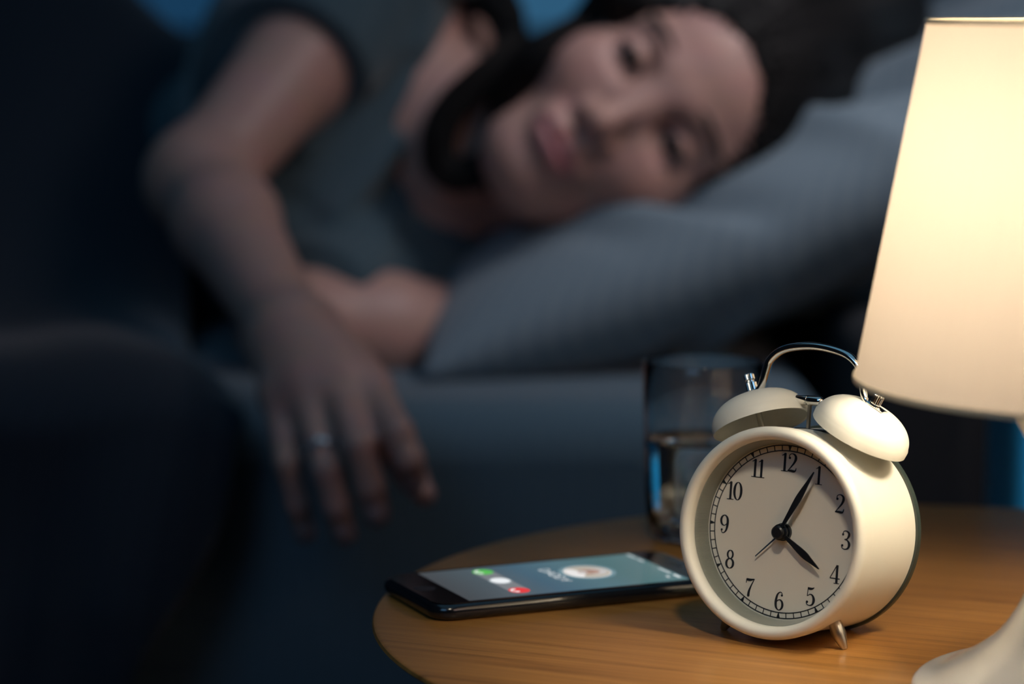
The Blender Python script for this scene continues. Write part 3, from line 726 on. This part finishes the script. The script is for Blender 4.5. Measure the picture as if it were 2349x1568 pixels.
def disc(mb, x, y, r, z0=DZ+.00002, th=.00016, n=20):
    mb.prism([(x+r*math.cos(2*math.pi*i/n), y+r*math.sin(2*math.pi*i/n)) for i in range(n)], z0, z0+th)
def loop(cx, cy, rx, ry, thin, thick, skew=0):
    return [(cx+rx*math.cos(a), cy+ry*math.sin(a), thin+(thick-thin)*abs(math.cos(a+skew))**1.3) for a in np.linspace(0, 2*math.pi, 25)]
DIG = {
 '1': ([[(.24, .98, .13), (.24, .02, .13)], [(.04, .02, .035), (.44, .02, .035)], [(.05, .84, .03), (.16, .90, .05), (.26, .985, .05)]], []),
 '2': ([[(.10, .76, .03), (.12, .92, .04), (.29, .985, .05), (.46, .90, .11), (.50, .73, .145), (.42, .52, .11), (.24, .28, .06), (.05, .05, .035)],
        [(.04, .06, .06), (.22, .07, .12), (.42, .05, .12), (.52, .10, .06), (.55, .24, .03)]], [(.13, .75, .065)]),
 '3': ([[(.10, .80, .03), (.16, .95, .04), (.30, .985, .05), (.45, .90, .10), (.48, .76, .13), (.38, .58, .07), (.22, .53, .035)],
        [(.22, .53, .035), (.41, .48, .07), (.52, .29, .145), (.46, .09, .10), (.28, .015, .045), (.11, .07, .035), (.06, .20, .03)]], [(.12, .79, .06), (.11, .20, .065)]),
 '4': ([[(.40, .99, .05), (.02, .28, .04)], [(.01, .27, .05), (.60, .27, .05)], [(.42, .99, .13), (.42, .02, .13)], [(.26, .015, .03), (.58, .015, .03)]], []),
 '5': ([[(.13, .98, .035), (.10, .50, .035)], [(.13, .92, .12), (.34, .91, .12), (.50, .99, .03)],
        [(.10, .50, .03), (.27, .61, .05), (.43, .54, .10), (.51, .32, .15), (.44, .09, .10), (.26, .015, .045), (.10, .07, .035), (.06, .19, .03)]], [(.11, .19, .065)]),
 '6': ([[(.46, .82, .03), (.42, .95, .035), (.30, .985, .045), (.15, .82, .10), (.08, .45, .14), (.12, .15, .11), (.28, .015, .045), (.44, .11, .10), (.50, .30, .13), (.44, .50, .10), (.29, .58, .045), (.14, .47, .04), (.09, .33, .03)]], [(.43, .82, .06)]),
 '7': ([[(.07, .92, .13), (.30, .91, .13), (.54, .98, .04)], [(.045, .72, .03), (.06, .96, .04)], [(.54, .97, .04), (.37, .62, .07), (.25, .30, .12), (.22, .05, .15)]], [(.22, .05, .07)]),
 '8': ([loop(.29, .76, .165, .225, .045, .10), loop(.29, .27, .215, .26, .045, .13)], []),
 '0': ([loop(.29, .5, .215, .475, .035, .145)], []),
}
DIG['9'] = ([[(.57-x, 1-y, w) for x, y, w in st] for st in DIG['6'][0]], [(.57-x, 1-y, r) for x, y, r in DIG['6'][1]])
HN = .0075
for h in range(1, 13):
    a = R_(90-30*h); cx, cy = .0281*math.cos(a), .0281*math.sin(a); mb = MB(); s = str(h)
    wds = [.46 if c == '1' else .58 for c in s]; adv = sum(wds)-(.06 if len(s) > 1 else 0); x = cx-adv*HN/2
    for c, w in zip(s, wds):
        st, dots = DIG[c]
        for p in st: ribbon(mb, [(x+u*HN, cy+(v-.5)*HN, ww*HN) for u, v, ww in p])
        for u, v, r in dots: disc(mb, x+u*HN, cy+(v-.5)*HN, r*HN)
        x += (w-.06)*HN
    ck(mb, 'numeral', M['ink'], dial, smooth=False)
tr = MB()
for r in (.0351, .0329):
    tr.lathe([(r, DZ+.00002), (r, DZ+.00018), (r-.00038, DZ+.00018), (r-.00038, DZ+.00002)], 160, None, True)
for i in range(60):
    a = R_(6*i); c, s = math.cos(a), math.sin(a)
    if i % 5: ribbon(tr, [(c*.0350, s*.0350, .00032), (c*.0328, s*.0328, .00032)])
    else: ribbon(tr, [(c*.0350, s*.0350, .0016), (c*.0326, s*.0326, .0001)])
ck(tr, 'minute_track', M['ink'], dial, smooth=False)
def hand(ang, L, wmid, mid, z, m, name, w0=.0011, tail=0):
    d = np.array([math.sin(ang), math.cos(ang)])
    pts = [(0, w0), (mid*.45, w0+(wmid-w0)*.42), (mid, wmid), (mid+(1-mid)*.5, wmid*.62), (.985, .0005), (1, .0002)]
    mb = MB(); ribbon(mb, [(*(d*L*t), w) for t, w in pts], z, .0005, 4); return ck(mb, name, m, smooth=False)
hand(math.atan2(.0140, .0256), .0292, .0027, .55, -.0052, M['black_metal'], 'minute_hand', .0010)
hand(math.atan2(.0185, -.0125), .0224, .0030, .60, -.0066, M['black_metal'], 'hour_hand', .0010)
steelblue = pmat('steel_blue_hand', (.06, .10, .15), .3, .5)
mb = MB(); ribbon(mb, [(0, 0, .0007), (-.0117, -.0112, .0004)], -.0080, .0003); ck(mb, 'alarm_hand', steelblue, smooth=False)
ck(MB().lathe([(.0036, -.0093), (.0036, -.0078), (.0028, -.0076), (.0028, -.0068), (.0033, -.0066), (.0033, -.0056), (.0025, -.0054), (.0025, -.0046), (.0027, -.0045), (.0027, -.0036), (.0021, -.0031), (.0001, -.00295)], 40), 'hub', M['black_metal'])
MD = -.0245
for sx in (-1, 1):
    # legs
    p0 = Vector((sx*.0225, -.0330, -.0145)); p1 = Vector((sx*.0285, -.0441, -.0145)); ax = (p1-p0).normalized(); q = ax.to_track_quat('Z', 'Y').to_matrix().to_4x4()
    Lg = (p1-p0).length
    ck(MB().lathe([(.0024, -.001), (.0027, .0018), (.0029, .0024), (.0030, .0062), (.0027, .0075), (.0014, Lg-.0004), (.0010, Lg)], 32, Matrix.Translation(p0) @ q), 'leg', M['steel'])
    # bells
    ca = Vector((sx*.0228, .0412, MD)); ba = Vector((sx*math.sin(R_(25)), math.cos(R_(25)), -.115 if sx < 0 else .0)).normalized(); q = ba.to_track_quat('Z', 'Y').to_matrix().to_4x4(); T = Matrix.Translation(ca) @ q
    R0, H0 = .0202, .0132
    outp = [(R0+.0002, -.0004), (R0+.0003, .0022)]+[(R0*math.cos(t)**.74, .0022+(H0-.0022)*math.sin(t)**1.08) for t in np.linspace(.12, 1.54, 16)]
    inn = [(max(r-.0009, .0001), z-.0009) for r, z in outp[:0:-1]]+[(R0-.0008, -.0002)]
    bell = ck(MB().lathe(outp+[(.0001, H0)]+[(.0001, H0-.0009)]+inn, 96, T, True), 'bell', M['cream'], angle=60)
    ck(MB().lathe([(.0013, -.008), (.0013, H0+.001)], 16, T), 'bell_post', M['steel'], bell)
    kn = lambda i, j, r: r*(1.0 if j % 2 else .90)
    ck(MB().lathe([(.0022, H0+.0012), (.0024, H0+.0016), (.0024, H0+.0048), (.0021, H0+.0052), (.0016, H0+.0053), (.0016, H0+.0060),
                   (.0020, H0+.0061), (.0022, H0+.0064), (.0022, H0+.0084), (.0018, H0+.0089), (.0001, H0+.0091)], 36, T, mod=kn), 'knurled_nut', M['chrome'], bell, smooth=False)
# carrying handle
half = [(-.0335, .0510), (-.0290, .0533), (-.0255, .0549), (-.0238, .0575), (-.0226, .0625), (-.0204, .0685), (-.0135, .0732), (0, .0752)]
P = catmull(half+[(-x, y) for x, y in half[-2::-1]], 6)
n = len(P); fl = []
hb = MB(); V = []; F = []
for i, p in enumerate(P):
    t = P[min(i+1, n-1)]-P[max(i-1, 0)]; t = t/np.linalg.norm(t); nn = np.array([-t[1], t[0]])
    e = min(i, n-1-i)/(n-1); wz = .0026 if e < .10 else .0020+.0006*max(0, (.16-e)/.06); wt = .0006 if e < .09 else min(.0016, .0006+(e-.09)*.016)
    for k in range(14):
        a = 2*math.pi*k/14; V.append((p[0]+nn[0]*wt*math.cos(a), p[1]+nn[1]*wt*math.cos(a), MD+wz*math.sin(a)))
for i in range(n-1):
    for k in range(14):
        k2 = (k+1) % 14; F.append((i*14+k, i*14+k2, (i+1)*14+k2, (i+1)*14+k))
F += [tuple(range(13, -1, -1)), tuple((n-1)*14+k for k in range(14))]
ck(hb.add(V, F), 'handle', M['chrome'])
hm = ck(MB().lathe([(.0018, -.0060), (.0020, -.0056), (.0020, -.0010), (.0017, -.0008), (.0017, -.0005), (.0020, -.0003), (.0021, .0042), (.0019, .0052), (.0014, .0060), (.0007, .0064), (.0001, .0065)], 32,
                   Matrix.Translation((-.0010, .0530, MD)) @ Matrix.Rotation(math.pi/2, 4, 'Y')), 'hammer', M['chrome'])
ck(MB().box((-.0008, .0462, MD), (.0011, .0125, .0016)), 'hammer_stem', M['steel'], hm, smooth=False)
sl = MB(); ribbon(sl, [(-.004, 0, .0034), (.012, 0, .0034)], 0, .0003)
o = sl.build('hammer_slot', M['ink'], None, False); o.data.transform(Matrix.Translation(-B0) @ Matrix.Translation((-.002, .0412, MD)) @ Matrix.Rotation(-math.pi/2, 4, 'X')); o.parent = clock

# ------------------------------------------------------------------ phone
ph = thing('smartphone', 'black smartphone lying face up showing an incoming call', 'phone', (.018, 1.123, 0.0)); ph.rotation_euler = (0, 0, R_(23.7))
def rr(w, h, r, n=10):
    out = []
    for cx, cy, a0 in ((w/2-r, h/2-r, 0), (-w/2+r, h/2-r, 90), (-w/2+r, -h/2+r, 180), (w/2-r, -h/2+r, 270)):
        for i in range(n+1):
            a = R_(a0+90*i/n); out.append((cx+r*math.cos(a), cy+r*math.sin(a)))
    return out
PL, PW, PT = .1385, .0675, .0073
pb = MB(); V = []; F = []; k = 44; rings = []
for i in range(13):
    a = -math.pi/2+math.pi*i/12; ins = .0034*(1-math.cos(a)); z = PT/2+.0+PT/2*math.sin(a)
    rings.append([(x, y, z) for x, y in rr(PL-2*ins, PW-2*ins, .0098-ins*.6)])
for r in rings: V += r
for i in range(12):
    for j in range(k): F.append((i*k+j, i*k+(j+1) % k, (i+1)*k+(j+1) % k, (i+1)*k+j))
F += [tuple(range(k-1, -1, -1)), tuple(12*k+j for j in range(k))]
pb.add(V, F).build('case', M['phone'], ph, True, 50)
MB().prism(rr(PL-.0045, PW-.0045, .0078), PT-.0002, PT+.0001).build('front_glass', M['phone_glass'], ph, False)
def screen_mat():
    m, nt, b = new_mat('lit_call_screen'); N = nt.nodes; L = nt.links
    tc = N.new('ShaderNodeTexCoord'); sp = N.new('ShaderNodeSeparateXYZ'); L.new(tc.outputs['Object'], sp.inputs[0])
    mr = N.new('ShaderNodeMapRange'); mr.inputs[1].default_value = -.052; mr.inputs[2].default_value = .052; L.new(sp.outputs[0], mr.inputs[0])
    r = N.new('ShaderNodeValToRGB'); e = r.color_ramp.elements; L.new(mr.outputs[0], r.inputs[0])
    e[0].position = 0; e[0].color = (.058, .066, .074, 1); e[1].position = 1; e[1].color = (.085, .17, .18, 1)
    for p, c in ((.25, (.075, .105, .125)), (.42, (.050, .115, .165)), (.62, (.075, .16, .195)), (.8, (.07, .155, .165))):
        q = e.new(p); q.color = (*c, 1)
    b.inputs['Base Color'].default_value = (0.01, .01, .012, 1); b.inputs['Roughness'].default_value = .14
    L.new(r.outputs[0], b.inputs['Emission Color']); b.inputs['Emission Strength'].default_value = 1.0
    return m
scr = MB().prism(rr(.104, .0585, .0003, 1), PT+.0001, PT+.0002).build('screen', screen_mat(), ph, False); scr['label'] = 'lit blue grey call screen'
SZ = PT+.0002
E = {k: emat('screen_'+k, c, s) for k, (c, s) in dict(green=((.10, .50, .09), 1), red=((.75, .045, .05), 1), white=((.85, .88, .9), 1), bar=((.19, .205, .22), 1), glyph=((.8, .82, .82), 1),
     halo=((.16, .27, .31), 1), skin=((.42, .25, .19), 1), grey=((.55, .53, .52), 1), shirt=((.80, .78, .76), 1), dark=((.13, .12, .13), 1), sand=((.45, .40, .33), 1), dim=((.35, .42, .45), 1)).items()}
ui = 0
def uip(mb, name, key):
    o = mb.build(name, E[key], scr, False); return o
def dsc(x, y, rx, ry, z, th=.00003, n=40):
    return MB().prism([(x+rx*math.cos(2*math.pi*i/n), y+ry*math.sin(2*math.pi*i/n)) for i in range(n)], z, z+th)
bar = [(x-.025, y) for x, y in rr(.0092, .0485, .0046)]
uip(MB().prism(bar, SZ, SZ+.00003), 'slider_bar', 'bar')
for yy, key, nm in ((.0198, 'green', 'accept_button'), (-.0198, 'red', 'decline_button')):
    uip(dsc(-.025, yy, .0046, .0051, SZ+.00004), nm, key)
    g = MB(); sgn = 1 if yy > 0 else -1
    # little telephone receiver: an arc with two thick ends
    arc = [(-.025-.0008+.0026*math.cos(a)*1.0, yy+.0001+.0026*math.sin(a), .0008+.0006*(abs(t)**3)) for t, a in zip(np.linspace(-1, 1, 9), np.linspace(R_(115), R_(245), 9))]
    ribbon(g, arc, SZ+.00008, .00002)
    for q in (arc[0], arc[-1]): disc(g, q[0]+.0003, q[1], .00095, SZ+.00008, .00002)
    uip(g, 'receiver_icon', 'glyph')
uip(dsc(-.025, .0005, .0049, .0062, SZ+.00004), 'slider_ring', 'dim'); uip(dsc(-.025, .0005, .0045, .0058, SZ+.00008), 'slider_ring_gap', 'bar'); uip(dsc(-.025, .0005, .0042, .0053, SZ+.00012), 'slider_knob', 'white')
# caller name, portrait way up points to +x, letters run towards -y
LET = {'D': [[(0, 0), (0, 1)], [(0, 1), (.35, .97), (.62, .75), (.66, .5), (.62, .25), (.35, .03), (0, 0)]], 'A': [[(0, 0), (.36, 1), (.72, 0)], [(.14, .36), (.58, .36)]], 'Y': [[(0, 1), (.34, .48), (.68, 1)], [(.34, .48), (.34, 0)]]}
tx = MB(); cur = .0138
for ch in 'DADDY':
    for st in LET[ch]:
        if ch == 'D' and len(st) > 3: pts = [(-.0007+v*.0044, cur-u*.0062, .00042) for u, v in st]; ribbon(tx, pts, SZ+.00004, .00002, 4)
        else:
            for a, b in zip(st[:-1], st[1:]): ribbon(tx, [(-.0007+a[1]*.0044, cur-a[0]*.0062, .00042), (-.0007+b[1]*.0044, cur-b[0]*.0062, .00042)], SZ+.00004, .00002)
    cur -= .0062*(.66 if ch == 'D' else .70)+.00125
uip(tx, 'caller_name', 'glyph')
# round caller picture: grey haired man in a pale shirt
ax_, ay_ = .0172, .0015
uip(dsc(ax_, ay_, .0125, .0140, SZ+.00003), 'picture_glow', 'halo')
uip(dsc(ax_, ay_, .0104, .0120, SZ+.00007), 'picture_rim', 'shirt'); uip(dsc(ax_, ay_, .0099, .0115, SZ+.00011), 'picture_ground', 'sand')
uip(dsc(ax_-.0062, ay_-.0005, .0034, .0082, SZ+.00015), 'picture_shirt', 'shirt'); uip(dsc(ax_+.0035, ay_-.0012, .0052, .0056, SZ+.00019), 'picture_hair', 'grey')
uip(dsc(ax_+.0005, ay_-.0008, .0050, .0044, SZ+.00023), 'picture_face', 'skin'); uip(dsc(ax_-.0024, ay_-.0008, .0017, .0026, SZ+.00027), 'picture_beard', 'grey')
uip(dsc(ax_+.0012, ay_+.0010, .0006, .0009, SZ+.00030, n=10), 'picture_eye', 'dark'); uip(dsc(ax_+.0012, ay_-.0026, .0006, .0009, SZ+.00030, n=10), 'picture_eye', 'dark')
sb = MB()
for i in range(5): disc(sb, .0498, .0272-.0017*i, .00058, SZ+.00004, .00002, 10)
for i in range(6): sb.box((.0498, .0170-.0011*i, SZ+.00005), (.0011-.0003*(i % 2), .0006, .00002))
for i in range(9): sb.box((.0498, -.0040-.0013*i, SZ+.00005), (.0013 if i % 3 else .0009, .0007, .00002))
sb.box((.0498, -.0215, SZ+.00005), (.0014, .0060, .00002)); sb.box((.0455, -.0212, SZ+.00005), (.0010, .0030, .00002))
uip(sb, 'status_icons', 'glyph')
MB().prism([(x-.0605, y) for x, y in rr(.0098, .0098, .0049)], PT+.0001, PT+.00016).build('home_button', pmat('button', (.012, .013, .016), .25), ph, False)
MB().prism([(x+.0600, y) for x, y in rr(.0014, .010, .0006)], PT+.0001, PT+.00014).build('ear_speaker', M['ink'], ph, False)

# ------------------------------------------------------------------ glass of water
gl = Vector(at(1612, 1240, 1.243)); gx = gl.x; gy = 1.243
tum = thing('drinking_glass', 'clear tumbler half full of water behind the alarm clock', 'glass', (gx, gy, 0))
GR = .0292; GH = .0865
outp = [(.0001, .0003), (.0215, .0003), (.0245, .0012), (.0262, .0045), (.0275, .012), (.0287, .035), (GR, .060), (GR+.0002, GH-.001), (GR-.0005, GH), (GR-.0013, GH-.0006)]
inn = [(GR-.0016, .060), (.0270, .035), (.0257, .013), (.0235, .0088), (.015, .0075), (.0001, .0072)]
attach(MB().lathe(outp+inn, 96, Matrix.Translation((gx, gy, 0))).build('tumbler', M['glass'], angle=50), tum)
wt = thing('water', 'clear water filling the lower half of the tumbler', 'water', (gx, gy, .0073))
wt.name = 'water'
e_ = -.00012
wprof = [(.0001, .0072-e_), (.015, .0075-e_), (.0235+e_, .0088-e_), (.0257+e_, .013), (.0270+e_, .035), (.02745+e_, .0475), (.0277+e_, .0490), (.0266, .0480), (.0001, .0480)]
bpy.data.objects.remove(wt)
wo_ = MB().lathe(wprof, 96, Matrix.Translation((gx, gy, 0))).build('water', M['water'], angle=60)
attach(wo_, tum)

# ------------------------------------------------------------------ lamp
LX, LY = .2306, .954; ZB, ZT = .1175, .2492; RB, RT = .1037, .0795
lamp = thing('table_lamp', 'lit table lamp with tapered cream shade and white waisted base at right edge', 'lamp', (LX, LY, 0))
bp = [(.0001, .0002), (.0790, .0002), (.0802, .0010), (.0795, .0018), (.0725, .0036), (.0654, .0077), (.0558, .0140), (.0466, .0229), (.0386, .0374), (.0350, .0540), (.0340, .0700), (.0355, .0820), (.0390, .0930), (.0440, .1020), (.0480, .1075), (.0470, .1105), (.0200, .1125), (.0120, .1150), (.0001, .1150)]
bpp = catmull([(r, z) for r, z in bp[3:15]], 5)
bprof = bp[:3]+[tuple(p) for p in bpp]+bp[15:]
attach(MB().lathe(bprof, 128, Matrix.Translation((LX, LY, 0))).build('base', M['lamp_body'], angle=40), lamp)
attach(MB().lathe([(.011, .114), (.011, .150), (.013, .152), (.013, .160), (.006, .161)], 32, Matrix.Translation((LX, LY, 0))).build('socket', M['black_metal']), lamp)
def shade_mat():
    m = bpy.data.materials.new('lampshade_fabric'); m.use_nodes = True; nt = m.node_tree; N = nt.nodes; N.clear(); L = nt.links
    o = N.new('ShaderNodeOutputMaterial'); d = N.new('ShaderNodeBsdfDiffuse'); t = N.new('ShaderNodeBsdfTranslucent'); mx = N.new('ShaderNodeMixShader'); mx.inputs[0].default_value = .42
    tc = N.new('ShaderNodeTexCoord'); sp = N.new('ShaderNodeSeparateXYZ'); L.new(tc.outputs['Object'], sp.inputs[0])
    at2 = N.new('ShaderNodeMath'); at2.operation = 'ARCTAN2'; L.new(sp.outputs[1], at2.inputs[0]); L.new(sp.outputs[0], at2.inputs[1])
    cb = N.new('ShaderNodeCombineXYZ'); L.new(at2.outputs[0], cb.inputs[0]); n = N.new('ShaderNodeTexNoise'); n.inputs['Scale'].default_value = 55; n.inputs['Detail'].default_value = 3
    L.new(cb.outputs[0], n.inputs['Vector'])
    for b, c1, c2 in ((d, (.74, .70, .62), (.78, .75, .68)), (t, (.345, .290, .238), (.39, .328, .272))):
        r = N.new('ShaderNodeMix'); r.data_type = 'RGBA'; r.inputs[6].default_value = (*c1, 1); r.inputs[7].default_value = (*c2, 1)
        L.new(n.outputs[0], r.inputs[0]); L.new(r.outputs[2], b.inputs[0])
    L.new(d.outputs[0], mx.inputs[1]); L.new(t.outputs[0], mx.inputs[2]); L.new(mx.outputs[0], o.inputs[0]); return m
sh = MB(); V = []; F = []; ns, nh = 160, 24
for i in range(nh+1):
    t = i/nh; r = RB+(RT-RB)*t; z = (ZB-.0)+(ZT-ZB)*t
    for j in range(ns):
        a = 2*math.pi*j/ns; V.append((LX+r*math.cos(a), LY+r*math.sin(a), z))
for i in range(nh):
    for j in range(ns): F.append((i*ns+j, i*ns+(j+1) % ns, (i+1)*ns+(j+1) % ns, (i+1)*ns+j))
sh.add(V, F); so_ = sh.build('lamp_shade', shade_mat(), None, loc=(LX, LY, 0)); so_.location = (LX, LY, 0); attach(so_, lamp)
trimm = pmat('shade_trim', (.85, .72, .50), .8)
for r, z in ((RB, ZB), (RT, ZT)):
    attach(MB().lathe([(r+.0006, z-.0009), (r+.0008, z), (r+.0005, z+.0012), (r-.0006, z+.0012), (r-.0008, z-.0006)], 160, Matrix.Translation((LX, LY, 0)), True).build('shade_rim', trimm), lamp)
sp_ = MB()
for k in range(3):
    a = R_(20+120*k); sp_.tube([(LX+.012*math.cos(a), LY+.012*math.sin(a), .156), (LX+(RB*.55+RT*.45)*math.cos(a), LY+(RB*.55+RT*.45)*math.sin(a), .176)], .0012, 8)
attach(sp_.build('shade_carrier', M['steel']), lamp)
BULB = emat('bulb', (1.0, .85, .64), 100)
attach(MB().ball((LX, LY, .189), .022, 12, (1, 1, 1.2)).build('bulb', BULB), lamp)

# ------------------------------------------------------------------ blue chair at the right edge
ch = thing('armchair', 'teal blue upholstered chair beyond the headboard at the right edge', 'chair', (.87, 2.45, FZ))
cx0 = float(at(2312, 1050, 2.2)[0])
for nm, lo, hi, r in (('arm', (cx0, 2.2, -.44), (cx0+.10, 2.75, .02), .03), ('arm', (cx0+.60, 2.2, -.44), (cx0+.70, 2.75, .02), .03),
                      ('seat', (cx0+.10, 2.2, -.42), (cx0+.60, 2.72, -.10), .04), ('backrest', (cx0, 2.75, -.44), (cx0+.70, 2.90, .22), .05)):
    attach(rbox(nm, lo, hi, r, M['blue_chair'], None), ch)
for x in (cx0+.05, cx0+.65):
    for y in (2.26, 2.85): attach(MB().lathe([(.014, FZ), (.02, -.43)], 16, Matrix.Translation((x, y, 0))).build('leg', M['wood']), ch)
